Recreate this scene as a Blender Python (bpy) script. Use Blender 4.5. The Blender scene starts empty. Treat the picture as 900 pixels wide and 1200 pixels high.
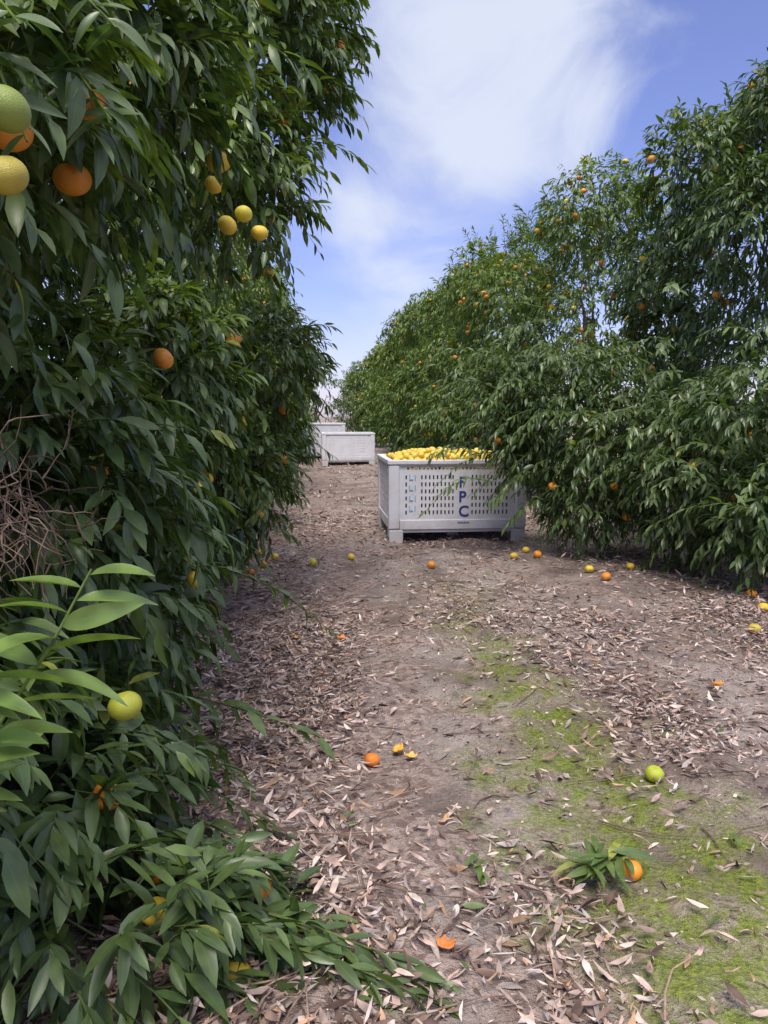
import bpy, bmesh, math, random
import numpy as np
from mathutils import Vector

random.seed(7)
scene = bpy.context.scene
scene.view_settings.view_transform = 'Standard'
scene.view_settings.look = 'None'
scene.view_settings.exposure = 0

# ------------------------------------------------------------------ helpers
def norm(a):
    return a / (np.linalg.norm(a, axis=-1, keepdims=True) + 1e-9)

def link(ob, parent=None):
    scene.collection.objects.link(ob)
    if parent is not None:
        ob.parent = parent
    return ob

def empty(name, loc):
    e = bpy.data.objects.new(name, None)
    e.empty_display_size = 0.3
    e.location = loc
    return link(e)

def np_mesh(name, verts, quads, mat, parent=None, cols=None, smooth=True, offset=None, loc=None):
    verts = np.asarray(verts, dtype=np.float32).reshape(-1, 3)
    if offset is not None:
        verts = verts - np.asarray(offset, dtype=np.float32)
    quads = np.asarray(quads, dtype=np.int32)
    k = quads.shape[1]
    me = bpy.data.meshes.new(name)
    me.vertices.add(len(verts)); me.vertices.foreach_set('co', verts.ravel())
    me.loops.add(quads.size); me.loops.foreach_set('vertex_index', quads.ravel())
    me.polygons.add(len(quads))
    me.polygons.foreach_set('loop_start', np.arange(0, quads.size, k, dtype=np.int32))
    me.polygons.foreach_set('loop_total', np.full(len(quads), k, dtype=np.int32))
    me.polygons.foreach_set('use_smooth', np.full(len(quads), smooth, dtype=bool))
    me.update(calc_edges=True)
    if cols is not None:
        ca = me.color_attributes.new('Col', 'FLOAT_COLOR', 'POINT')
        ca.data.foreach_set('color', np.asarray(cols, dtype=np.float32).ravel())
    me.materials.append(mat)
    ob = bpy.data.objects.new(name, me)
    if loc is not None: ob.location = loc
    return link(ob, parent)

def gz(x, y):
    return (0.012*np.sin(x*3.1+y*1.3)+0.010*np.sin(x*7.3-y*4.1+1)+0.006*np.sin(x*15.7+y*11.3)
            + 0.02*np.sin(y*0.9+0.6)*np.cos(x*1.7))

# ------------------------------------------------------------------ materials
def new_mat(name):
    m = bpy.data.materials.new(name); m.use_nodes = True
    nt = m.node_tree
    return m, nt, nt.nodes['Principled BSDF'], nt.nodes['Material Output']

def leaf_material(name, rough=0.34, trans=0.24, rib=True, spec=0.55):
    m, nt, bs, out = new_mat(name)
    N = nt.nodes; Lk = nt.links
    at = N.new('ShaderNodeAttribute'); at.attribute_name = 'Col'
    last = at.outputs['Color']
    if rib:
        tc = N.new('ShaderNodeTexCoord')
        nz = N.new('ShaderNodeTexNoise'); nz.inputs['Scale'].default_value = 40; nz.inputs['Detail'].default_value = 0
        Lk.new(tc.outputs['Object'], nz.inputs['Vector'])
        mr = N.new('ShaderNodeMapRange'); mr.inputs['To Min'].default_value = 0.65; mr.inputs['To Max'].default_value = 1.35
        mr.inputs['From Min'].default_value = 0.3; mr.inputs['From Max'].default_value = 0.7
        Lk.new(nz.outputs['Fac'], mr.inputs['Value'])
        vm = N.new('ShaderNodeVectorMath'); vm.operation = 'SCALE'
        Lk.new(last, vm.inputs[0]); Lk.new(mr.outputs[0], vm.inputs['Scale'])
        last = vm.outputs[0]
        r = N.new('ShaderNodeMapRange'); r.inputs['From Min'].default_value = 0.0; r.inputs['From Max'].default_value = 0.14
        r.inputs['To Min'].default_value = 0.4; r.inputs['To Max'].default_value = 0.0
        Lk.new(at.outputs['Alpha'], r.inputs['Value'])
        mx = N.new('ShaderNodeMix'); mx.data_type = 'RGBA'
        Lk.new(r.outputs[0], mx.inputs['Factor']); Lk.new(last, mx.inputs['A']); mx.inputs['B'].default_value = (0.2, 0.3, 0.09, 1)
        last = mx.outputs['Result']
        ge = N.new('ShaderNodeNewGeometry')     # paler underside of the leaf
        ml = N.new('ShaderNodeMath'); ml.operation = 'MULTIPLY'; ml.inputs[1].default_value = 0.45
        Lk.new(ge.outputs['Backfacing'], ml.inputs[0])
        mb = N.new('ShaderNodeMix'); mb.data_type = 'RGBA'
        Lk.new(ml.outputs[0], mb.inputs['Factor']); Lk.new(last, mb.inputs['A']); mb.inputs['B'].default_value = (0.14, 0.20, 0.08, 1)
        last = mb.outputs['Result']
        Lk.new(last, bs.inputs['Base Color'])
        bs.inputs['Roughness'].default_value = rough
        bs.inputs['Specular IOR Level'].default_value = spec
        surf = bs.outputs[0]
    else:
        N.remove(bs)
        df = N.new('ShaderNodeBsdfDiffuse'); Lk.new(last, df.inputs['Color'])
        gl = N.new('ShaderNodeBsdfGlossy'); gl.inputs['Roughness'].default_value = rough
        m0 = N.new('ShaderNodeMixShader'); m0.inputs[0].default_value = .05
        Lk.new(df.outputs[0], m0.inputs[1]); Lk.new(gl.outputs[0], m0.inputs[2]); surf = m0.outputs[0]
    tr = N.new('ShaderNodeBsdfTranslucent')
    g = N.new('ShaderNodeVectorMath'); g.operation = 'MULTIPLY'; g.inputs[1].default_value = (1.8, 1.9, 0.6)
    Lk.new(last, g.inputs[0]); Lk.new(g.outputs[0], tr.inputs['Color'])
    ms = N.new('ShaderNodeMixShader'); ms.inputs[0].default_value = trans
    Lk.new(surf, ms.inputs[1]); Lk.new(tr.outputs[0], ms.inputs[2]); Lk.new(ms.outputs[0], out.inputs['Surface'])
    return m

M_leaf = leaf_material('citrus_leaf')
M_leaf_far = leaf_material('citrus_leaf_far', rough=0.45, rib=False, trans=.2)

def attr_material(name, rough, bump_scale, bump_str, spec=0.4, var=0.3):
    m, nt, bs, out = new_mat(name)
    N = nt.nodes; Lk = nt.links
    at = N.new('ShaderNodeAttribute'); at.attribute_name = 'Col'
    tc = N.new('ShaderNodeTexCoord')
    nz = N.new('ShaderNodeTexNoise'); nz.inputs['Scale'].default_value = 30; nz.inputs['Detail'].default_value = 2
    Lk.new(tc.outputs['Object'], nz.inputs['Vector'])
    mr = N.new('ShaderNodeMapRange'); mr.inputs['To Min'].default_value = 1-var; mr.inputs['To Max'].default_value = 1+var
    mr.inputs['From Min'].default_value = 0.3; mr.inputs['From Max'].default_value = 0.7
    Lk.new(nz.outputs['Fac'], mr.inputs['Value'])
    vm = N.new('ShaderNodeVectorMath'); vm.operation = 'SCALE'
    Lk.new(at.outputs['Color'], vm.inputs[0]); Lk.new(mr.outputs[0], vm.inputs['Scale'])
    if spec <= 0:
        N.remove(bs); df = N.new('ShaderNodeBsdfDiffuse'); df.inputs['Roughness'].default_value=.5
        Lk.new(vm.outputs[0], df.inputs['Color']); Lk.new(df.outputs[0], out.inputs['Surface']); return m
    Lk.new(vm.outputs[0], bs.inputs['Base Color'])
    bs.inputs['Roughness'].default_value = rough
    bs.inputs['Specular IOR Level'].default_value = spec
    if bump_str>0:
        n2 = N.new('ShaderNodeTexNoise'); n2.inputs['Scale'].default_value = bump_scale; n2.inputs['Detail'].default_value = 1
        Lk.new(tc.outputs['Object'], n2.inputs['Vector'])
        bp = N.new('ShaderNodeBump'); bp.inputs['Strength'].default_value = bump_str; bp.inputs['Distance'].default_value = 0.003
        Lk.new(n2.outputs['Fac'], bp.inputs['Height']); Lk.new(bp.outputs[0], bs.inputs['Normal'])
    return m

M_dry = attr_material('dry_leaf', 0.75, 120, 0.0, spec=0, var=0.35)
M_fruit = attr_material('citrus_peel', 0.38, 700, 0.4, spec=0.5, var=0.12)
M_bark = attr_material('bark', 0.85, 90, 0.0, spec=0, var=0.4)

# ------------------------------------------------------------------ leaves
def leaf_geo(P, A, Nn, L, W, curl, fold, col, nseg):
    n = len(P)
    A = norm(A); S = norm(np.cross(A, Nn)); Nn = np.cross(S, A)
    t = np.linspace(0, 1, nseg+1)
    w = np.sin(np.pi*np.clip(t, 0, 1)**0.85)**0.8
    w[0] = 0.06; w[-1] = 0.03
    s = np.array([-1., 0., 1.])
    T, Sx = np.meshgrid(t, s, indexing='ij'); Wt = np.repeat(w[:, None], 3, 1)
    T = T.ravel(); Sx = Sx.ravel(); Wt = Wt.ravel()
    V = (P[:, None, :] + A[:, None, :]*(L[:, None]*T)[..., None]
         + S[:, None, :]*(W[:, None]*0.5*Wt*Sx)[..., None]
         + Nn[:, None, :]*((fold*W*0.5)[:, None]*np.abs(Sx)*Wt - (curl*L)[:, None]*T**2)[..., None])
    nv = len(T)
    q = []
    for i in range(nseg):
        for j in range(2):
            a = i*3+j
            q.append([a, a+3, a+4, a+1])
    q = np.array(q)
    Q = (np.arange(n)*nv)[:, None, None] + q[None]
    C = np.ones((n, nv, 4), dtype=np.float32)
    C[:, :, :3] = col[:, None, :]
    C[:, :, 3] = np.abs(Sx)[None]
    return V.reshape(-1, 3), Q.reshape(-1, 4), C.reshape(-1, 4)

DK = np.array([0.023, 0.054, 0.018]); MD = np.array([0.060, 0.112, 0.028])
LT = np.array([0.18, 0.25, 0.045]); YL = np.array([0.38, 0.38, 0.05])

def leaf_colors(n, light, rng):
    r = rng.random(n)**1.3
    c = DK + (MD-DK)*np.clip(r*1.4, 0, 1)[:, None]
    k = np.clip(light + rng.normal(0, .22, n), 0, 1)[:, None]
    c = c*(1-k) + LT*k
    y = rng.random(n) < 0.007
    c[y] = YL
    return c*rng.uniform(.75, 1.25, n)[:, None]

def twigs_to_leaves(B, D, ln, droop, k, Ls, light, rng, spread=0.8, hang=.5):
    P=[];A=[];NN=[];LL=[];C=[]
    m = len(B); D = norm(D)
    up = np.array([0,0,1.])
    ref = norm(rng.normal(size=(m,3)))
    ph = rng.random(m)*6.28
    for i in range(k):
        s = (i+0.6)/k
        p = B + D*(ln*s)[:,None]; p[:,2] -= droop*ln*s*s
        T = D.copy(); T[:,2] -= 2*droop*s; T = norm(T)
        U = norm(np.cross(T, ref)); V = np.cross(T, U)
        a = ph + i*2.4
        rad = U*np.cos(a)[:,None] + V*np.sin(a)[:,None]
        sp = spread*(1.0-0.6*s)
        ax = T*(0.55+0.5*s) + rad*sp + rng.normal(0,.16,(m,3)); ax[:,2] -= hang
        ax = norm(ax)
        nn = up + D*0.35 + rng.normal(0,.38,(m,3))
        nn = norm(nn - ax*np.sum(nn*ax,1,keepdims=True))
        P.append(p);A.append(ax);NN.append(nn)
        LL.append(Ls*rng.uniform(.6,1.2,m)*(1.0-0.25*s))
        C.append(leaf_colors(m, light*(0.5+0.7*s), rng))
    return map(np.concatenate,(P,A,NN,LL,C))

def stems(B, D, ln, droop, rad):
    D = norm(D); m=len(B)
    ref = norm(np.cross(D, np.array([0.3,0.2,1.0]))); v = np.cross(D, ref)
    rings=[]
    for s,rr in ((0,1.),(.33,.8),(0.66,.6),(1.0,.3)):
        p = B + D*(ln*s)[:,None]; p[:,2] -= droop*ln*s*s
        for a in (0,2.094,4.188):
            rings.append(p+(ref*math.cos(a)+v*math.sin(a))*rad*rr)
    V = np.stack(rings,1)
    q=[]
    for r in range(3):
        for j in range(3):
            q.append([r*3+j, r*3+(j+1)%3, r*3+3+(j+1)%3, r*3+3+j])
    Q=(np.arange(m)*12)[:,None,None]+np.array(q)[None]
    return V.reshape(-1,3), Q.reshape(-1,4)

def tube(points, radii, sides=7):
    pts=np.array(points,float); n=len(pts)
    V=[];Q=[]
    for i in range(n):
        t = pts[min(i+1,n-1)]-pts[max(i-1,0)]; t=t/(np.linalg.norm(t)+1e-9)
        r = np.array([1,0.13,0]) if abs(t[2])>.8 else np.array([0,0,1.])
        u=np.cross(t,r);u/=np.linalg.norm(u);v=np.cross(t,u)
        for j in range(sides):
            a=6.28318*j/sides
            V.append(pts[i]+(u*math.cos(a)+v*math.sin(a))*radii[i])
    for i in range(n-1):
        for j in range(sides):
            Q.append([i*sides+j,i*sides+(j+1)%sides,(i+1)*sides+(j+1)%sides,(i+1)*sides+j])
    return np.array(V),np.array(Q)

class Acc:
    def __init__(s): s.V=[];s.Q=[];s.C=[];s.n=0
    def add(s,V,Q,C=None,col=None):
        if len(V)==0: return
        if C is None:
            C=np.ones((len(V),4)); C[:,:3]=col
        s.V.append(V);s.Q.append(Q+s.n);s.C.append(C);s.n+=len(V)
    def build(s,name,mat,parent=None,offset=None,smooth=True):
        return np_mesh(name,np.concatenate(s.V),np.concatenate(s.Q),mat,parent,np.concatenate(s.C),smooth,offset)

def fruit_geo(centers, radii, cols, rng, nu=14, nvv=9):
    V=[]
    th=np.linspace(0,np.pi,nvv)
    for t in th:
        for j in range(nu):
            a=2*np.pi*j/nu
            z=math.cos(t)*0.86
            if t<0.5: z-=0.10*(1-t/0.5)
            V.append([math.sin(t)*math.cos(a),math.sin(t)*math.sin(a),z])
    V=np.array(V); q=[]
    for i in range(nvv-1):
        for j in range(nu):
            q.append([i*nu+j,(i+1)*nu+j,(i+1)*nu+(j+1)%nu,i*nu+(j+1)%nu])
    q=np.array(q); n=len(centers)
    out=np.empty((n,len(V),3))
    for i in range(n):
        ax=norm(rng.normal(size=3)); an=rng.uniform(0,.9)
        K=np.array([[0,-ax[2],ax[1]],[ax[2],0,-ax[0]],[-ax[1],ax[0],0]])
        Rm=np.eye(3)+math.sin(an)*K+(1-math.cos(an))*K@K
        out[i]=V@Rm.T*radii[i]+centers[i]
    Q=(np.arange(n)*len(V))[:,None,None]+q[None]
    C=np.ones((n,len(V),4)); C[:,:,:3]=np.asarray(cols)[:,None,:]
    return out.reshape(-1,3),Q.reshape(-1,4),C.reshape(-1,4)

ORG=np.array([0.78,0.29,0.025]); YEL=np.array([0.78,0.54,0.05]); GRN=np.array([0.30,0.40,0.04])
def fruit_cols(n,rng,p=(.6,.25,.15)):
    w=rng.choice(3,size=n,p=p); base=np.stack([ORG,YEL,GRN])
    return base[w]*rng.uniform(.85,1.12,(n,1))

# ------------------------------------------------------------------ trees
def build_tree(cx, cy, h, rx, ry, seed, side, size=1.0, nseg=3, dens=150, extra=(), fruits=30,
               light=0.25, mat=None, want_stems=False, zmin=0.06, keep=None, lean=0.0, nclump=26,
               name='citrus_tree', shoots=26, leafL=0.085, arches=None, narch=0, shlen=(.25,.75), wr=(.28,.38), body=.84, cr=(.30,.58)):
    rng=np.random.default_rng(seed)
    mat = mat or M_leaf_far
    base=(cx,cy,0)
    e=empty(name,base)
    lobes=[(cx,cy,h*.30,rx*body,ry*.92,h*.32),(cx+lean*.5,cy,h*.60,rx*body*.97,ry*.87,h*.33)]
    for i in range(nclump):
        z=rng.uniform(.08,.93)
        ang=rng.uniform(0,6.283)
        prof=(1-(max(z-.5,0)/.5)**2.2*.75)*(0.86 if z>.2 else .8)
        r=rng.uniform(*cr)
        lobes.append((cx+lean*z+math.cos(ang)*rx*prof*.92,cy+math.sin(ang)*ry*prof*.92,z*h,r,r*rng.uniform(.9,1.3),r*rng.uniform(.7,1.1)))
    lobes+=list(extra)
    PB=[];PD=[];PL=[];
    for li,l in enumerate(lobes):
        area=4*math.pi*((l[3]*l[4])**.5*l[5])
        n=int(area*dens/size**2)
        d=norm(rng.normal(size=(n,3)))
        rho=1-np.abs(rng.normal(0,.16,n)); rho=np.where(rng.random(n)<.14,rng.uniform(.5,.85,n),rho)
        p=np.array(l[:3])+d*np.array(l[3:])*rho[:,None]
        ins=np.zeros(n,bool)
        for lj,o in enumerate(lobes):
            if lj==li: continue
            q=(p-np.array(o[:3]))/np.array(o[3:])
            ins|=(np.sum(q*q,1)<(0.74**2))
        ok=(~ins)&(p[:,2]>zmin)
        hx=(p[:,0]-cx)*side
        ok&=~((hx< -0.2)&(rng.random(n)<np.where(p[:,2]>h*.75,.55,.88)))
        ok&=~((hx<.5)&((p[:,1]-cy)>.9)&(rng.random(n)<.5))
        # undersides of clumps are thin, giving dark pockets
        if li>1: ok&=~((d[:,2]<-.3)&(rng.random(n)<.65)&(p[:,2]>.5))
        if keep is not None: ok&=keep(p)
        p=p[ok];d=d[ok]
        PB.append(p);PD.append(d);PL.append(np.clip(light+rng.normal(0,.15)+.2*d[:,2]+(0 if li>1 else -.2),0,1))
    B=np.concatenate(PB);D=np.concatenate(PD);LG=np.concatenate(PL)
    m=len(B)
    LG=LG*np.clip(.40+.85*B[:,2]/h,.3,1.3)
    D=norm(D+rng.normal(0,.35,(m,3))+np.array([0,0,.25]))
    ln=rng.uniform(.12,.32,m)*size
    B=B-D*ln[:,None]*.6
    acc=Acc()
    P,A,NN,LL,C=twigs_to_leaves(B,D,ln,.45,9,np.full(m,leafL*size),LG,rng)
    okz=P[:,2]>0.02
    P,A,NN,LL,C=P[okz],A[okz],NN[okz],LL[okz],C[okz]
    n=len(P)
    acc.add(*leaf_geo(P,A,NN,LL,LL*rng.uniform(*wr,n),rng.uniform(.05,.35,n),rng.uniform(.1,.6,n),C,nseg))
    acc2=Acc()
    sb=[];sd=[];sl=[]
    for i in range(shoots):
        ang=rng.uniform(0,6.283); rr=rng.uniform(0,.75)
        z=h*(.80+.17*(1-rr)); 
        sb.append((cx+lean+math.cos(ang)*rx*rr,cy+math.sin(ang)*ry*rr,z-.1))
        sd.append((math.cos(ang)*.5*rr+rng.normal(0,.25),math.sin(ang)*.5*rr+rng.normal(0,.25),1)); sl.append(rng.uniform(*shlen))
    na=narch
    idx=rng.integers(0,m,na*3) if na else []
    cnt=0
    for i in idx:
        if (B[i,0]-cx)*side<.3 or cnt>=na: continue
        if keep is not None and not keep((B[i]+D[i]*.3)[None])[0]: continue
        sb.append(tuple(B[i]));sd.append((D[i,0]+side*.3,D[i,1],D[i,2]+.2));sl.append(rng.uniform(.35,.6));cnt+=1
    for a_ in (arches or []):
        sb.append(a_[0]);sd.append(a_[1]);sl.append(a_[2])
    if sb:
        sb=np.array(sb);sd=norm(np.array(sd));sl=np.array(sl)
        upw=sd[:,2]>.75
        for msk,drp in ((upw,.12),(~upw,.55)):
            if msk.sum()==0: continue
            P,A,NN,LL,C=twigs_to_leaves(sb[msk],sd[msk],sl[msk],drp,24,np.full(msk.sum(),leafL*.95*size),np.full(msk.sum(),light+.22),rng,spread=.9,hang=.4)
            n=len(P)
            acc.add(*leaf_geo(P,A,NN,LL,LL*.31,rng.uniform(.05,.3,n),rng.uniform(.1,.5,n),C,nseg))
            V,Q=stems(sb[msk],sd[msk],sl[msk],drp,.005); acc2.add(V,Q,col=(.12,.15,.05))
    acc.build('foliage',mat,e,base)
    if want_stems:
        V,Q=stems(B,D,ln*.95,.45,.0028); acc2.add(V,Q,col=(.10,.13,.045))
    tp=[(cx,cy,-.05),(cx+.02,cy,.25),(cx+.0,cy+.03,.5)]
    V,Q=tube(tp,[.12,.095,.09],10); acc2.add(V,Q,col=(.16,.13,.11))
    for i in range(7):
        l=lobes[2+rng.integers(0,nclump)] if i<5 else (cx+rng.normal(0,.3),cy+rng.normal(0,.3),h*.85,0,0,0)
        a=np.array([cx,cy,.45]);b=np.array(l[:3]);
        b=a+(b-a)*.72
        mid=(a+b)/2+np.array([rng.normal(0,.08),rng.normal(0,.08),.1])
        pts=[a,(a+mid)/2+np.array([0,0,.05]),mid,(mid+b)/2+np.array([0,0,.04]),b]
        V,Q=tube(pts,[.06,.05,.04,.028,.012],6); acc2.add(V,Q,col=(.16,.13,.11))
    if arches:
        for k_ in range(4):      # heavy side limbs that carry the hanging branches
            t_=np.array(arches[k_*7][0]); t_[2]=min(t_[2],1.25); a=np.array([cx,cy,.6]);mid=(a+t_)/2+np.array([0,0,.08])
            V,Q=tube([a,(a+mid)/2+np.array([0,0,.05]),mid,(mid+t_)/2+np.array([0,0,.05]),t_],[.05,.042,.034,.024,.012],6); acc2.add(V,Q,col=(.13,.10,.08))
    acc2.build('trunk_and_limbs',M_bark,e,base)
    if fruits:
        idx=rng.integers(0,m,fruits*5)
        cand=B[idx]+D[idx]*(ln[idx]*.6)[:,None]
        cand=cand[((cand[:,0]-cx)*side>-.2)][:fruits]
        cand[:,2]-=.04
        V,Q,C=fruit_geo(cand,rng.uniform(.028,.038,len(cand)),fruit_cols(len(cand),rng),rng,12,7)
        f=Acc();f.add(V,Q,C);f.build('fruit',M_fruit,e,base)
    return e

# ---- left row
TW=np.array([-.58,1.40,.99])
def keep_near(p):
    d=np.sqrt(((p-np.array([0.0,0,1.15]))**2).sum(1))
    q=(p-TW)/np.array([.15,.28,.12])
    return (d>0.85)&((q*q).sum(1)>1)
ex=[(-.75,1.75,.30,.50,.55,.32),(-.50,1.45,.16,.42,.32,.18),(-.28,1.55,.08,.36,.22,.11),(-.7,2.6,.55,.35,.5,.4),(-.62,3.4,1.3,.35,.5,.5),
    (-.62,1.5,1.75,.30,.45,.4),(-.60,2.2,2.1,.4,.5,.5),(-.75,1.25,.75,.3,.4,.4)]
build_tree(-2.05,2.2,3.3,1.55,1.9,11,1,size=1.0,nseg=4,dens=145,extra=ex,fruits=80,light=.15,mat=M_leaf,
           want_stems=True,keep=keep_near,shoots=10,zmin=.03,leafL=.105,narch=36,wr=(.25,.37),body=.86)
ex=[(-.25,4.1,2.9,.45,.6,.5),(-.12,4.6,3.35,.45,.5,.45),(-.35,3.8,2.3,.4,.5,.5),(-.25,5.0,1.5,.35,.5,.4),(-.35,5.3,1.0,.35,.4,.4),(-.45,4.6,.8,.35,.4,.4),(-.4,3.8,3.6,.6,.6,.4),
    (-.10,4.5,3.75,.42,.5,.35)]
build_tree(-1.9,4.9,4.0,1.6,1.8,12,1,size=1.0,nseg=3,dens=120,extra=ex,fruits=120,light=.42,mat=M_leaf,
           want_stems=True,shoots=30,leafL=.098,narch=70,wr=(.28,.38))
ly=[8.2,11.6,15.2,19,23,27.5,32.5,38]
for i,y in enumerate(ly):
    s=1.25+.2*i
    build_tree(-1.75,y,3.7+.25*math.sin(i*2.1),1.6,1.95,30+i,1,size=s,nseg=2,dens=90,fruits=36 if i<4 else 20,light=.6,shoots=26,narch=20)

# ---- right row
ex=[(2.45,6.1,1.0,.70,.7,.60),(1.95,6.15,1.25,.48,.4,.40),(1.62,6.15,1.42,.32,.3,.26),(1.66,6.1,.98,.26,.28,.26),(2.25,6.0,.55,.45,.45,.4),
    (2.2,6.2,1.62,.55,.5,.25),(2.75,5.3,.75,.55,.6,.6),(2.85,4.7,1.2,.45,.5,.36),(2.95,4.6,.55,.5,.5,.4),
    (3.0,6.2,3.1,.45,.6,.5),(3.3,5.6,2.6,.5,.6,.45),(3.7,5.8,3.5,.5,.6,.4)]
def keep_r(p):
    return ~((p[:,2]>1.95)&(p[:,0]<2.75)) & ~((p[:,2]>1.75)&(p[:,2]<2.15)&(p[:,0]<3.1))
rg=np.random.default_rng(77); ar=[]
for i in range(60):
    ar.append(((1.93+rg.normal(0,.30),6.12+rg.normal(0,.2),1.3+rg.normal(0,.28)),(-1+rg.normal(0,.3),-.3+rg.normal(0,.4),.45+rg.normal(0,.45)),rg.uniform(.45,.92)))
for i in range(44):
    ar.append(((2.7+rg.normal(0,.3),5.2+rg.normal(0,.5),1.1+rg.normal(0,.35)),(-.8+rg.normal(0,.3),-.6+rg.normal(0,.35),.4+rg.normal(0,.4)),rg.uniform(.4,.85)))
for i in range(34):
    ar.append(((1.83+rg.normal(0,.10),6.08+rg.normal(0,.14),.88+rg.normal(0,.15)),(-1+rg.normal(0,.2),-.25+rg.normal(0,.25),.25+rg.normal(0,.25)),rg.uniform(.3,.52)))
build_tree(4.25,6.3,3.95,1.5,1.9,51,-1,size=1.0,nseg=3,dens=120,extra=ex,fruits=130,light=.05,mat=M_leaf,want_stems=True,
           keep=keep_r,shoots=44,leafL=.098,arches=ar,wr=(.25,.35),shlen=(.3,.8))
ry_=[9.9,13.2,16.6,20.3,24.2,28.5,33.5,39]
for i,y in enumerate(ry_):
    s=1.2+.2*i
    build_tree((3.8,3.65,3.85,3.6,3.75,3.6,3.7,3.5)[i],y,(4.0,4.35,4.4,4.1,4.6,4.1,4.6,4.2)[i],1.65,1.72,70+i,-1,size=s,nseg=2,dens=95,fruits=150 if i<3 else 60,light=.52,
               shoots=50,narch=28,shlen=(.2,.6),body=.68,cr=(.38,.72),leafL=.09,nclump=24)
for i,(x,y) in enumerate([(0.2,50),(3.8,48),(-3.5,46),(7.5,50)]):
    build_tree(x,y,4.3,2.6,2.4,90+i,1 if x<0 else -1,size=2.8,nseg=2,dens=90,fruits=0,light=.5)

# ------------------------------------------------------------------ pale young shoots beside the camera
def hero_shoot(name,pts,leafL,col,seed,n=13):
    rng=np.random.default_rng(seed)
    pts=np.array(pts,float); e=empty(name,tuple(pts[0]))
    V,Q=tube(pts,np.linspace(.0035,.0015,len(pts)),6)
    a=Acc();a.add(V,Q,col=(.14,.2,.05));a.build('stem',M_bark,e,pts[0])
    P=[];A=[];
    for i in range(n):
        s=(i+.5)/n*(len(pts)-1);k=min(int(s),len(pts)-2);f=s-k
        p=pts[k]*(1-f)+pts[k+1]*f; t=norm(pts[k+1]-pts[k])
        sd=1 if i%2 else -1
        side=np.array([sd*.9,rng.normal(0,.4),rng.uniform(-.5,.2)])
        P.append(p);A.append(norm(t*rng.uniform(.3,.7)+side))
    P=np.array(P);A=np.array(A);n=len(P)
    NN=np.array([0,-.35,1.])+rng.normal(0,.4,(n,3))
    NN=norm(NN-A*np.sum(NN*A,1,keepdims=True))
    L=leafL*rng.uniform(.65,1.15,n)
    C=np.array(col)*rng.uniform(.7,1.2,(n,1))
    l=Acc();l.add(*leaf_geo(P,A,NN,L,L*rng.uniform(.24,.31,n),rng.uniform(.05,.4,n),rng.uniform(.25,.6,n),C,8));l.build('leaves',M_leaf,e,pts[0])
hero_shoot('young_citrus_shoot',[(-.46,.95,.66),(-.38,.93,.78),(-.31,.92,.88),(-.26,.92,.97)],.105,(.19,.30,.06),3,18)
hero_shoot('young_citrus_shoot',[(-.50,.9,.76),(-.44,.88,.82),(-.36,.87,.86)],.10,(.17,.28,.06),4,12)
hero_shoot('young_citrus_shoot',[(-.52,.95,.62),(-.44,.92,.70),(-.38,.9,.78)],.09,(.15,.25,.05),6,10)
# leafy shoots that hang over the fruit at head height
for j,(p0,p1) in enumerate([((-.44,1.16,1.68),(-.33,.99,1.60)),((-.46,1.2,1.66),(-.36,1.08,1.50)),((-.40,1.35,1.80),(-.28,1.25,1.72)),((-.42,1.4,1.72),(-.30,1.28,1.60)),((-.46,1.1,1.56),(-.38,.96,1.50))]):
    p0=np.array(p0);p1=np.array(p1)
    hero_shoot('hanging_citrus_shoot',[p0,(p0+p1)/2+np.array([0,0,.03]),p1],.085,(.05,.10,.03),40+j,11)

rng=np.random.default_rng(21)
a=Acc()
for i in range(130):
    p=TW+np.array([rng.normal(0.02,.06),rng.normal(0,.1),rng.normal(0,.05)])
    d=norm(np.array([rng.normal(.1,.6),rng.normal(-.2,.4),rng.normal(-.5,.8)]))
    pts=[p]
    for j in range(5):
        d=norm(d+rng.normal(0,.35,3)); pts.append(pts[-1]+d*rng.uniform(.012,.038))
    V,Q=tube(pts,np.linspace(.0018,.0006,6),4); a.add(V,Q,col=np.array([.27,.19,.14])*rng.uniform(.4,1.3))
a.build('dead_twigs',M_bark)

hf=[(-.355,1.0,1.51,.028,(.26,.33,.06)),(-.42,1.19,1.55,.032,ORG*.85),(-.36,1.0,1.435,.026,(.50,.41,.06)),(-.39,1.50,1.70,.034,ORG*.85),(-.43,1.52,1.58,.034,ORG*.85),
    (-.36,1.45,.60,.032,(.42,.44,.05)),(-.29,1.60,.10,.034,ORG),(-.27,2.7,1.78,.033,YEL),(-.22,2.75,1.83,.03,(.7,.6,.05)),(-.17,2.8,1.78,.03,YEL),
    (-.44,2.4,1.32,.033,ORG),(-.42,2.9,.88,.034,YEL),(-.57,2.1,1.0,.033,ORG),(-.33,1.5,.14,.03,YEL),(-.16,1.42,.05,.03,YEL),
    (-.30,2.6,1.88,.03,YEL),(-.38,2.5,.62,.03,YEL)]
e=empty('citrus_fruit_cluster',(-.45,1.5,1.2))
V,Q,C=fruit_geo(np.array([h[:3] for h in hf]),[h[3] for h in hf],np.array([h[4] for h in hf]),rng,28,18)
f=Acc();f.add(V,Q,C);f.build('fruit',M_fruit,e,(-.45,1.5,1.2))

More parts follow.
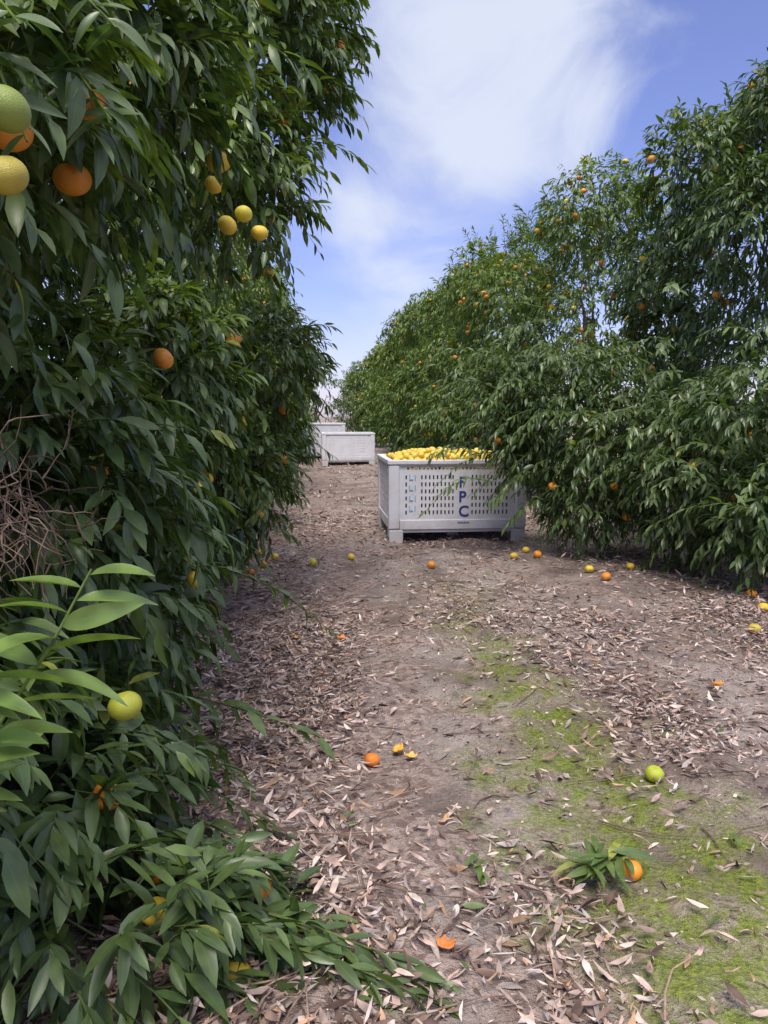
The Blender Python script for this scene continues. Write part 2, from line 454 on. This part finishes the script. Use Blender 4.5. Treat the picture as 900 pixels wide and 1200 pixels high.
# ------------------------------------------------------------------ ground
def axis_pts(segs):
    o=[]
    for a,b,st in segs: o+=list(np.arange(a,b,st))
    return np.array(o+[segs[-1][1]])
xs=axis_pts([(-400,-40,60),(-40,-4,3),(-4,-1,.3),(-1,3,.04),(3,8,.3),(8,40,4),(40,400,60)])
ys=axis_pts([(-200,-5,40),(-5,.5,.5),(.5,8,.04),(8,20,.2),(20,60,2),(60,600,60)])
X,Y=np.meshgrid(xs,ys,indexing='ij')
Z=gz(X,Y)*np.exp(-np.maximum(np.abs(X)-6,0)*.2)+0.004*np.sin(X*41+Y*13)*np.sin(Y*37-X*9)
V=np.stack([X,Y,Z],-1).reshape(-1,3)
ny=len(ys); I=np.arange(len(xs)-1)[:,None]*ny+np.arange(ny-1)[None]
Q=np.stack([I,I+ny,I+ny+1,I+1],-1).reshape(-1,4)

m,nt,bs,out=new_mat('orchard_soil'); N=nt.nodes; Lk=nt.links
tc=N.new('ShaderNodeTexCoord'); sep=N.new('ShaderNodeSeparateXYZ'); Lk.new(tc.outputs['Object'],sep.inputs[0])
def noise(scale,detail=6,rough=.6,vec=None):
    n=N.new('ShaderNodeTexNoise'); n.inputs['Scale'].default_value=scale; n.inputs['Detail'].default_value=detail; n.inputs['Roughness'].default_value=rough
    Lk.new(vec or tc.outputs['Object'],n.inputs['Vector']); return n.outputs['Fac']
def mrange(v,a,b,c=0.,d=1.,smooth=True):
    n=N.new('ShaderNodeMapRange'); n.interpolation_type='SMOOTHSTEP' if smooth else 'LINEAR'
    Lk.new(v,n.inputs['Value']); n.inputs['From Min'].default_value=a; n.inputs['From Max'].default_value=b
    n.inputs['To Min'].default_value=c; n.inputs['To Max'].default_value=d; return n.outputs[0]
def mth(op,a,b=None):
    n=N.new('ShaderNodeMath'); n.operation=op
    for i,v in enumerate((a,b)):
        if v is None: continue
        if isinstance(v,(int,float)): n.inputs[i].default_value=v
        else: Lk.new(v,n.inputs[i])
    return n.outputs[0]
def mixc(f,a,b):
    n=N.new('ShaderNodeMix'); n.data_type='RGBA'
    if isinstance(f,float): n.inputs['Factor'].default_value=f
    else: Lk.new(f,n.inputs['Factor'])
    for k,v in (('A',a),('B',b)):
        if isinstance(v,tuple): n.inputs[k].default_value=(*v,1)
        else: Lk.new(v,n.inputs[k])
    return n.outputs['Result']
big=noise(1.3,2); med=noise(9,5,.65); fine=noise(70,3,.7)
c=mixc(mrange(med,.35,.65),(.25,.19,.165),(.40,.33,.295))
c=mixc(mrange(fine,.4,.7),c,(.47,.395,.36))
c=mixc(mrange(big,.42,.60,0,.75),c,(.20,.145,.125))
c=mixc(mrange(noise(2.7,4),.52,.64,0,.65),c,(.155,.113,.097))
vo=N.new('ShaderNodeTexVoronoi'); vo.inputs['Scale'].default_value=42; Lk.new(tc.outputs['Object'],vo.inputs['Vector'])
sepv=N.new('ShaderNodeSeparateColor'); Lk.new(vo.outputs['Color'],sepv.inputs[0])
lit=mixc(sepv.outputs[0],(.18,.115,.095),(.54,.42,.37))
c=mixc(mrange(mth('ADD',noise(3,3),mrange(sep.outputs['X'],.9,-.2,0,.18)),.5,.62,0,.75),c,lit)
dx=mth('ABSOLUTE',mth('ADD',sep.outputs['X'],-.88))
dx=mth('ADD',dx,mth('MULTIPLY',mth('ADD',noise(3.2,5),-.5),1.2))
dx=mth('ADD',dx,mrange(sep.outputs['Y'],1.5,3.2,-.13,.03))
band=mrange(dx,.34,.04)
yf=mth('MULTIPLY',mrange(sep.outputs['Y'],.3,1.0),mrange(sep.outputs['Y'],6.0,2.6))
moss=mth('MULTIPLY',mth('MULTIPLY',band,yf),mrange(med,.35,.60,.15,1))
mc=mixc(mrange(fine,.35,.65),(.115,.155,.016),(.25,.305,.035))
c=mixc(mth('MULTIPLY',moss,.9),c,mc)
Lk.new(c,bs.inputs['Base Color']); bs.inputs['Roughness'].default_value=.92; bs.inputs['Specular IOR Level'].default_value=.2
bp=N.new('ShaderNodeBump'); bp.inputs['Strength'].default_value=1.; bp.inputs['Distance'].default_value=.022
Lk.new(mth('ADD',fine,mth('MULTIPLY',med,1.5)),bp.inputs['Height']); Lk.new(bp.outputs[0],bs.inputs['Normal'])
np_mesh('ground',V,Q,m)

# ------------------------------------------------------------------ leaf litter
def patch(x,y,s,o=0):
    return .5+.25*np.sin(x*s*1.3+y*s*.7+o)+.25*np.sin(x*s*.6-y*s*1.1+2*o+1)
def litter_density(x,y):
    w=.10*np.sin(y*1.9)+.06*np.sin(y*4.3+1)
    left=1/(1+np.exp((x-.15-w)/.06))
    left=left*(.8+.5*patch(x,y,4))
    left*=np.where(y<3.4,1,.8)
    mid=.95*np.exp(-((x-.48-w*.4)/.15)**2)*np.clip((2.0-y)/.4,0,1)
    rt=.9*np.exp(-((x-1.35-w)/.28)**2)*np.clip((y-1.9)/.6,0,1)*np.clip((6.8-y)/1.,0,1)*(.2+1.1*patch(x,y,5,2)**2)
    ct=.7*np.exp(-((x-.95)/.5)**2)*np.clip((y-3.2)/.8,0,1)*patch(x,y,3,1)**1.5
    under=.75/(1+np.exp(-(x-2.1)/.12))
    far=.75*np.clip((y-6)/2,0,1)
    return np.clip(np.maximum.reduce([left,mid,rt,ct,under,far])+.06,0,1)
def scatter(n,x0,x1,y0,y1,rng,pw=1.0):
    x=rng.uniform(x0,x1,n);u=rng.random(n)**pw;y=y0+(y1-y0)*u
    k=rng.random(n)<litter_density(x,y); return x[k],y[k]
pal=np.array([[.60,.465,.405],[.49,.36,.31],[.30,.205,.165],[.68,.57,.51],[.15,.10,.085],[.50,.32,.21],[.50,.425,.40]])
rng=np.random.default_rng(5)
acc=Acc()
def lit_add(n,x0,x1,y0,y1,L0,nseg,zmax,pw=1.0,wr=(.10,.32)):
    x,y=scatter(n,x0,x1,y0,y1,rng,pw);k=len(x)
    ang=rng.uniform(0,6.283,k)
    A=np.stack([np.cos(ang),np.sin(ang),rng.normal(0,.18,k)],1)
    NN=np.stack([rng.normal(0,.5,k),rng.normal(0,.5,k),np.ones(k)],1)*np.where(rng.random(k)<.4,-1,1)[:,None]
    L=L0*rng.uniform(.4,1.15,k)
    P=np.stack([x,y,gz(x,y)+rng.random(k)**2*zmax+.004],1)
    C=pal[rng.choice(len(pal),k,p=[.24,.2,.15,.12,.13,.05,.11])]*rng.uniform(.58,1.15,(k,1))
    NN=norm(NN-norm(A)*np.sum(NN*norm(A),1,keepdims=True))
    acc.add(*leaf_geo(P,A,NN,L,L*rng.uniform(*wr,k),rng.normal(0,.22,k),rng.uniform(-.1,1.4,k),C,nseg))
lit_add(38000,-1.0,3.3,.9,4.2,.058,3,.042,.85)
lit_add(18000,-1.0,4.0,4.0,9,.07,2,.03)
lit_add(38000,-1.0,3.3,.9,4.5,.024,2,.015,1,(.2,.7))
lit_add(9000,-1.2,4.5,8,40,.11,2,.03,1.4)
acc.build('leaf_litter',M_dry)
rng=np.random.default_rng(15); acc=Acc()
for i in range(1300):
    x=rng.uniform(-.6,2.8);y=1.1+6*rng.random()**1.3
    if rng.random()>litter_density(x,y)+.1: continue
    a0=rng.uniform(0,6.28);l=rng.uniform(.05,.28)
    pts=[];dz=rng.uniform(.006,.035)
    for j in range(4):
        a0+=rng.normal(0,.25);pts.append((x,y,float(gz(x,y))+dz));x+=math.cos(a0)*l/3;y+=math.sin(a0)*l/3
    V,Q=tube(pts,np.linspace(.0028,.0012,4),5);acc.add(V,Q,col=np.array([.32,.22,.17])*rng.uniform(.35,1.5))
acc.build('fallen_twigs',M_bark)
rng=np.random.default_rng(16)
n=2500;x=rng.uniform(-.5,2.6,n);y=1+5*rng.random(n)**1.3
V,Q,C=fruit_geo(np.stack([x,y,gz(x,y)+.001],1),rng.uniform(.002,.008,n),np.array([.33,.265,.23])*rng.uniform(.5,1.3,(n,1)),rng,6,4)
a=Acc();a.add(V,Q,C);a.build('soil_clods',M_bark,smooth=False)
rng=np.random.default_rng(17)
def flat_leaves(name,x,y,ang,L,cols,zoff=.012,tilt=.05,zr=.02,wd=.27):
    k=len(x);A=np.stack([np.cos(ang),np.sin(ang),rng.normal(tilt,.1,k)],1)
    NN=np.stack([rng.normal(0,.3,k),rng.normal(0,.3,k),np.ones(k)],1);NN=norm(NN-norm(A)*np.sum(NN*norm(A),1,keepdims=True))
    a=Acc();a.add(*leaf_geo(np.stack([x,y,gz(x,y)+zoff+rng.random(k)*zr],1),A,NN,L,L*wd,rng.uniform(.0,.25,k),rng.uniform(.1,.5,k),cols,6))
    return a.build(name,M_leaf)
k=110;x=rng.uniform(-.4,2.6,k);y=1.2+5*rng.random(k)
flat_leaves('fallen_green_leaves',x,y,rng.uniform(0,6.28,k),rng.uniform(.03,.06,k),leaf_colors(k,.5,rng),.014)
k=10
flat_leaves('fallen_green_leaves',.41+rng.normal(0,.03,k),1.77+rng.normal(0,.03,k),rng.uniform(3,5.5,k),rng.uniform(.03,.07,k),leaf_colors(k,.6,rng),.02)
k=38;t=rng.random(k)
flat_leaves('leafy_citrus_sprig',.75-.06*t+rng.normal(0,.015,k),1.75+rng.normal(0,.015,k),rng.choice([3.1,3.4,3.9,4.5,5.2,2.8,1.2,.3],k)+rng.normal(0,.2,k),rng.uniform(.065,.12,k),leaf_colors(k,.5,rng),.03,.12,.04,.22)
def ground_branch(name,p0,p1,k,L,seed,light):
    rg=np.random.default_rng(seed);p0=np.array(p0);p1=np.array(p1);e=empty(name,tuple(p0))
    B=p0[None];D=(p1-p0)[None];ln=np.array([np.linalg.norm(p1-p0)])
    P,A,NN,LL,C=twigs_to_leaves(B,D,ln,.15,k,np.array([L]),np.array([light]),rg,.85,.3)
    P[:,2]=np.maximum(P[:,2],.03);A[:,2]=np.where(P[:,2]<.08,A[:,2]*.3,A[:,2]);n=len(P)
    a=Acc();a.add(*leaf_geo(P,A,NN,LL,LL*.30,rg.uniform(.02,.25,n),rg.uniform(.1,.5,n),C,6));a.build('leaves',M_leaf,e,p0)
    V,Q=stems(B,D,ln,.15,.004);a=Acc();a.add(V,Q,col=(.12,.14,.05));a.build('stem',M_bark,e,p0)
ground_branch('low_citrus_twig',(-.55,2.5,.26),(.02,2.46,.17),20,.115,1,.4)
for i,(a0,b0) in enumerate([((-.3,1.70,.12),(.12,1.52,.05)),((-.35,1.6,.10),(.08,1.45,.05)),((-.3,1.85,.15),(.02,1.72,.06)),((-.3,1.5,.10),(.22,1.38,.05)),
                            ((-.45,2.0,.25),(-.1,1.95,.1)),((-.3,1.42,.1),(.16,1.32,.04)),((-.25,1.65,.1),(.16,1.47,.04)),((-.5,2.3,.3),(-.2,2.2,.1)),
                            ((-.1,1.5,.12),(.26,1.38,.08)),((-.1,1.42,.12),(.24,1.32,.08)),((-.2,1.55,.14),(.1,1.42,.10)),((-.2,1.46,.14),(.12,1.36,.10))]):
    ground_branch('low_citrus_twig',a0,b0,22,.085,10+i,.2)

# ------------------------------------------------------------------ fallen fruit
rng=np.random.default_rng(31)
def one_fruit(x,y,r,col):
    V,Q,C=fruit_geo(np.array([[0,0,0.]]),[r],np.array([col]),rng,28,18)
    a=Acc();a.add(V,Q,C)
    ob=a.build('mandarin_fruit',M_fruit); ob.location=(x,y,float(gz(x,y))+r*.84)
for (x,y,r,c) in [(.19,2.44,.026,(.85,.23,.02)),(1.08,2.24,.030,(.45,.50,.04)),(.79,1.74,.027,ORG),(2.31,3.73,.033,(.55,.42,.05)),(.0,5.78,.033,(.6,.55,.05)),
                  (.9,5.7,.033,ORG),(1.6,5.91,.033,YEL),(1.79,5.9,.033,ORG),(1.75,6.1,.03,YEL),(.31,6.1,.03,YEL),(1.99,5.29,.033,YEL),(2.0,5.0,.033,ORG),
                  (2.74,4.48,.033,ORG),(2.61,4.14,.033,YEL),(-.3,6.1,.033,YEL),(-.38,5.9,.03,ORG),(-.42,6.3,.03,YEL),(-.45,5.6,.03,ORG),(2.3,5.3,.03,YEL)]:
    one_fruit(x,y,r,c)
def peel(x,y,s,col,seed):
    rg=np.random.default_rng(seed); bm=bmesh.new()
    bmesh.ops.create_icosphere(bm,subdivisions=3,radius=1)
    bmesh.ops.delete(bm,geom=[v for v in bm.verts if v.co.z+.35*math.sin(v.co.x*4+seed)+.25*math.sin(v.co.y*6)>-.35],context='VERTS')
    for v in bm.verts:
        v.co=Vector((v.co.x*s,v.co.y*s*.8,(v.co.z+1)*s*.55+rg.normal(0,.0012)))
    me=bpy.data.meshes.new('orange_peel');bm.to_mesh(me);bm.free()
    ca=me.color_attributes.new('Col','FLOAT_COLOR','POINT')
    ca.data.foreach_set('color',np.tile(np.array([*col,1.]),len(me.vertices)))
    me.materials.append(M_fruit)
    ob=bpy.data.objects.new('orange_peel',me);ob.location=(x,y,float(gz(x,y))+.012);ob.rotation_euler=(rg.normal(0,.25),rg.normal(0,.25),rg.uniform(0,6));link(ob)
    md=ob.modifiers.new('thick','SOLIDIFY');md.thickness=.003
    for p in me.polygons:p.use_smooth=True
peel(.29,2.50,.032,(.75,.42,.06),1);peel(.32,2.44,.026,(.8,.5,.12),2);peel(1.67,2.95,.04,(.8,.32,.03),3);peel(.27,1.48,.028,(.8,.25,.06),4)
peel(.15,3.93,.045,(.8,.28,.05),5);peel(-.1,3.97,.04,(.75,.45,.1),6);peel(.36,2.0,.02,(.7,.4,.2),7)

# ------------------------------------------------------------------ harvest bins
def plastic(name,col):
    m,nt,bs,out=new_mat(name);N=nt.nodes;Lk=nt.links
    tc=N.new('ShaderNodeTexCoord');n=N.new('ShaderNodeTexNoise');n.inputs['Scale'].default_value=5;n.inputs['Detail'].default_value=8;n.inputs['Roughness'].default_value=.7
    Lk.new(tc.outputs['Object'],n.inputs['Vector'])
    sp=N.new('ShaderNodeSeparateXYZ');Lk.new(tc.outputs['Object'],sp.inputs[0])
    r=N.new('ShaderNodeMapRange');r.inputs['From Min'].default_value=.28;r.inputs['From Max'].default_value=-.05;r.inputs['To Min'].default_value=0;r.inputs['To Max'].default_value=.35;Lk.new(sp.outputs['Z'],r.inputs['Value'])
    ad=N.new('ShaderNodeMath');ad.operation='ADD';Lk.new(n.outputs['Fac'],ad.inputs[0]);Lk.new(r.outputs[0],ad.inputs[1])
    r2=N.new('ShaderNodeMapRange');r2.inputs['From Min'].default_value=.48;r2.inputs['From Max'].default_value=.95;r2.inputs['To Max'].default_value=.75;Lk.new(ad.outputs[0],r2.inputs['Value'])
    mx=N.new('ShaderNodeMix');mx.data_type='RGBA';Lk.new(r2.outputs[0],mx.inputs['Factor']);mx.inputs['A'].default_value=(*col,1);mx.inputs['B'].default_value=(.40,.34,.30,1)
    Lk.new(mx.outputs['Result'],bs.inputs['Base Color']);bs.inputs['Roughness'].default_value=.5
    return m
M_bin=plastic('bin_plastic',(.72,.72,.76))
M_blue,_,b,_=new_mat('blue_ink');b.inputs['Base Color'].default_value=(.03,.05,.24,1);b.inputs['Roughness'].default_value=.6
M_cyan,_,b,_=new_mat('cyan_ink');b.inputs['Base Color'].default_value=(.20,.42,.55,1);b.inputs['Roughness'].default_value=.6
M_load_shade,_,b,_=new_mat('packed_fruit_shadow');b.inputs['Base Color'].default_value=(.16,.10,.03,1)

def box(bm,x0,x1,y0,y1,z0,z1):
    vs=[bm.verts.new(p) for p in [(x0,y0,z0),(x1,y0,z0),(x1,y1,z0),(x0,y1,z0),(x0,y0,z1),(x1,y0,z1),(x1,y1,z1),(x0,y1,z1)]]
    for f in [(0,3,2,1),(4,5,6,7),(0,1,5,4),(1,2,6,5),(2,3,7,6),(3,0,4,7)]: bm.faces.new([vs[i] for i in f])
def bm_obj(bm,name,mat,parent,bevel=0):
    me=bpy.data.meshes.new(name);bmesh.ops.recalc_face_normals(bm,faces=bm.faces);bm.to_mesh(me);bm.free();me.materials.append(mat)
    ob=bpy.data.objects.new(name,me);link(ob,parent)
    if bevel:
        md=ob.modifiers.new('bevel','BEVEL');md.width=bevel;md.segments=2;md.limit_method='ANGLE'
    return ob
def slotted_panel(name,width,z0,z1,parent,blank,mat,rows=6):
    cuts=[-width/2];x=-width/2+.06
    hole=[]
    while x<width/2-.07:
        ok=not any(a<x+.008<b for a,b in blank)
        cuts+= [x,x+.014]; hole+=[(x,x+.014)] if ok else []
        x+=.036
    cuts.append(width/2);cuts=sorted(set(cuts))
    zc=[z0];zh=[]
    pitch=(z1-.07-z0-.05)/rows
    for r in range(rows):
        a=z0+.05+r*pitch; zc+=[a,a+pitch*.6]; zh.append((a,a+pitch*.6))
    zt=(z1-.045,z1-.022); zc+=[*zt,z1]
    bm=bmesh.new();g=[[bm.verts.new((cx,0,cz)) for cz in zc] for cx in cuts]
    for i in range(len(cuts)-1):
        for j in range(len(zc)-1):
            mx=(cuts[i]+cuts[i+1])/2;mz=(zc[j]+zc[j+1])/2
            inx=any(a<mx<b for a,b in hole);inz=any(a<mz<b for a,b in zh)
            ladder=zt[0]<mz<zt[1] and (cuts[i+1]-cuts[i])>.016 and abs(mx)<width/2-.08
            if (inx and inz) or ladder: continue
            bm.faces.new((g[i][j],g[i+1][j],g[i+1][j+1],g[i][j+1]))
    ob=bm_obj(bm,name,mat,parent);md=ob.modifiers.new('s','SOLIDIFY');md.thickness=.022;md.offset=0
    return ob
def harvest_bin(x0,y0,fill=True,text=True,rot=0,W=1.22,D=1.15,H=.75,z=0):
    e=empty('harvest_bin',(x0,y0,z));e.rotation_euler=(0,0,rot)
    w=W/2
    bm=bmesh.new()
    pw=.10
    for sx in (-1,1):
        for yy in (0,D):
            s=1 if yy==0 else -1
            xa,xb=(-w,-w+pw) if sx<0 else (w-pw,w)
            ya,yb=(yy,yy+s*pw) if s>0 else (yy+s*pw,yy)
            box(bm,xa,xb,ya,yb,.115,H-.045)
            fa,fb=(-w+.004,-w+.135) if sx<0 else (w-.135,w-.004)
            ga,gb=(.004,.15) if s>0 else (D-.15,D-.004)
            box(bm,fa,fb,ga,gb,-.02,.112)
    bm_obj(bm,'corner_posts_and_feet',M_bin,e,.012)
    bm=bmesh.new()
    box(bm,-w+.02,w-.02,.02,D-.02,.082,.11)
    box(bm,-.05,.05,.25,D-.25,.012,.08)
    bm_obj(bm,'deck',M_bin,e,.006)
    bm=bmesh.new();t=.05
    box(bm,-w-.008,w+.008,-.008,t,H-.042,H);box(bm,-w-.008,w+.008,D-t,D+.008,H-.042,H)
    box(bm,-w-.008,-w+t,t+.001,D-t-.001,H-.042,H);box(bm,w-t,w+.008,t+.001,D-t-.001,H-.042,H)
    bm_obj(bm,'rim',M_bin,e,.008)
    bm=bmesh.new()
    box(bm,-w+pw+.002,w-pw-.002,.006,.04,.112,.20);box(bm,-w+pw+.002,w-pw-.002,D-.04,D-.006,.112,.20)
    box(bm,-w+.006,-w+.04,pw+.002,D-pw-.002,.112,.20);box(bm,w-.04,w-.006,pw+.002,D-pw-.002,.112,.20)
    bm_obj(bm,'lower_rails',M_bin,e,.005)
    pwid=W-2*pw+.01
    for nm,loc,rz,wd in (('front_wall',(0,.028,0),0,pwid),('back_wall',(0,D-.028,0),0,pwid),('left_wall',(-w+.028,D/2,0),math.pi/2,D-2*pw+.01),('right_wall',(w-.028,D/2,0),math.pi/2,D-2*pw+.01)):
        o=slotted_panel(nm,wd,.198,H-.044,e,[(-.46,-.36),(-.01,.12)] if nm in('front_wall','back_wall') else [(-.06,.06)],M_bin)
        o.location=loc;o.rotation_euler=(0,0,rz)
    if text:
        for i,ch in enumerate('FPC'):
            cu=bpy.data.curves.new('letter','FONT');cu.body=ch;cu.size=.14;cu.extrude=.0015;cu.offset=.003
            ob=bpy.data.objects.new('letter_'+ch,cu);link(ob,e);cu.materials.append(M_blue)
            ob.location=(.006,.0145,.50-i*.135);ob.rotation_euler=(math.pi/2,0,0)
        bm=bmesh.new()
        for i in range(4):
            z0=.28+i*.095
            box(bm,-.45,-.443,.012,.0155,z0,z0+.05);box(bm,-.442,-.415,.012,.0155,z0,z0+.01);box(bm,-.40,-.392,.012,.0155,z0,z0+.05)
        bm_obj(bm,'printed_logo',M_cyan,e)
        bm=bmesh.new();
        for i in range(8): box(bm,.0+i*.014,.009+i*.014,.003,.0055,.165,.18)
        bm_obj(bm,'small_print',M_blue,e)
    if fill:
        rg=np.random.default_rng(int(y0*10));C=[]
        nx,nyy=19,17
        for L in range(3):
            for i in range(nx):
                for j in range(nyy):
                    x=-w+.075+(W-.15)*(i+.5*(L%2)+rg.uniform(-.2,.2)+.3)/nx;y=.075+(D-.15)*(j+.5*(L%2)+rg.uniform(-.2,.2)+.3)/nyy
                    u=2*abs(x)/W;v=abs(2*y/D-1)
                    z=H-.075+.09*(1-u**3)*(1-v**3)+L*.045-.05+rg.uniform(-.012,.012)
                    if L==2 and rg.random()<.55: continue
                    if abs(x)>w-.075 or y<.075 or y>D-.075: continue
                    C.append((x,y,z))
        C=np.array(C);k=len(C)
        cols=np.array([.82,.60,.09])*rg.uniform(.8,1.1,(k,1));cols[rg.random(k)<.2]=np.array([.82,.48,.05]);cols[rg.random(k)<.12]=np.array([.66,.64,.14])
        V,Q,CC=fruit_geo(C,rg.uniform(.028,.036,k),cols,rg,12,8);a=Acc();a.add(V,Q,CC);a.build('picked_fruit',M_fruit,e)
        bm=bmesh.new();box(bm,-w+.06,w-.06,.06,D-.06,.2,H-.10);bm_obj(bm,'fruit_shade_filler',M_load_shade,e)  # plain box under the fruit, shade of the gaps put into its dark colour
harvest_bin(1.335,6.9,W=1.28)
harvest_bin(.86,17.8,fill=False,text=False)
harvest_bin(.30,20.5,fill=False,text=False,rot=.03,H=.95)

# ------------------------------------------------------------------ sky and light
SUN_EL=math.radians(60); SUN_AZ=math.radians(190)    # clockwise from +Y: high behind the camera, veiled by thin cloud
w=bpy.data.worlds.new('World');scene.world=w;w.use_nodes=True
nt=w.node_tree;N=nt.nodes;Lk=nt.links;N.clear()
out=N.new('ShaderNodeOutputWorld');bg=N.new('ShaderNodeBackground');bg.inputs['Strength'].default_value=.15
sky=N.new('ShaderNodeTexSky');sky.sky_type='NISHITA';sky.sun_disc=False;sky.sun_elevation=SUN_EL;sky.sun_rotation=SUN_AZ
sky.air_density=1.0;sky.dust_density=.6;sky.ozone_density=3
tc=N.new('ShaderNodeTexCoord')
def wn(scale,detail,dist=0.,sc=(1,1,1)):
    mp=N.new('ShaderNodeMapping');mp.inputs['Scale'].default_value=sc;Lk.new(tc.outputs['Generated'],mp.inputs['Vector'])
    n=N.new('ShaderNodeTexNoise');n.inputs['Scale'].default_value=scale;n.inputs['Detail'].default_value=detail;n.inputs['Distortion'].default_value=dist;n.inputs['Roughness'].default_value=.55
    Lk.new(mp.outputs[0],n.inputs['Vector']);return n.outputs['Fac']
def mr(v,a,b,c,d):
    n=N.new('ShaderNodeMapRange');n.interpolation_type='SMOOTHSTEP';Lk.new(v,n.inputs['Value']);n.inputs['From Min'].default_value=a;n.inputs['From Max'].default_value=b;n.inputs['To Min'].default_value=c;n.inputs['To Max'].default_value=d;return n.outputs[0]
def blob(v,deg,amp):
    d=norm(np.array(v,float));n=N.new('ShaderNodeVectorMath');n.operation='DOT_PRODUCT';Lk.new(tc.outputs['Generated'],n.inputs[0]);n.inputs[1].default_value=tuple(d)
    return mr(n.outputs['Value'],math.cos(math.radians(deg)),1.0,0,amp)
ws=N.new('ShaderNodeSeparateXYZ');Lk.new(tc.outputs['Generated'],ws.inputs[0])
total=mr(wn(2.3,1,0,(1,1,1.6)),.35,.75,-.22,.40)
for b_ in (blob((.25,1,.47),11,.68),blob((.27,1,.37),8,.30),blob((.14,1,.26),9,.45),blob((.03,1,.10),14,.50)):
    total=mth('ADD',total,b_)
total=mth('ADD',total,mth('MULTIPLY',mth('ADD',wn(5.5,6,.6,(1,1,1.4)),-.5),2.3))
mask=mr(total,-.05,1.12,.06,.93)
# unseen bright cloud added overhead, above the frame, for soft fill light
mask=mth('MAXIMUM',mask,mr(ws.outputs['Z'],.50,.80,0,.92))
mul=N.new('ShaderNodeVectorMath');mul.operation='MULTIPLY';mul.inputs[1].default_value=(1.0,.87,1.22);Lk.new(sky.outputs[0],mul.inputs[0])
cloudc=mixc(mr(ws.outputs['Z'],.45,.85,0,1),(5.1,5.5,6.5),(10.,10.1,10.6))  # added overhead cloud is brighter than the visible ones, to lift the ambient
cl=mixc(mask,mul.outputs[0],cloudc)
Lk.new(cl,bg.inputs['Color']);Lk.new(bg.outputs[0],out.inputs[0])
sl=bpy.data.lights.new('sun','SUN');sl.energy=3.2;sl.angle=math.radians(22);sl.color=(1,.94,.84)
so=bpy.data.objects.new('sun',sl);link(so)
sv=Vector((math.sin(SUN_AZ)*math.cos(SUN_EL),math.cos(SUN_AZ)*math.cos(SUN_EL),math.sin(SUN_EL)))
so.rotation_euler=sv.to_track_quat('Z','Y').to_euler();so.location=(3,-3,12)

# ------------------------------------------------------------------ camera
cd=bpy.data.cameras.new('camera');cd.lens=27;cd.sensor_width=36;cd.sensor_fit='AUTO';cd.clip_end=2000;cd.clip_start=.05
co=bpy.data.objects.new('camera',cd);link(co);co.location=(0,0,1.15);co.rotation_euler=(math.radians(90-7.16),0,math.radians(-5.4))
scene.camera=co
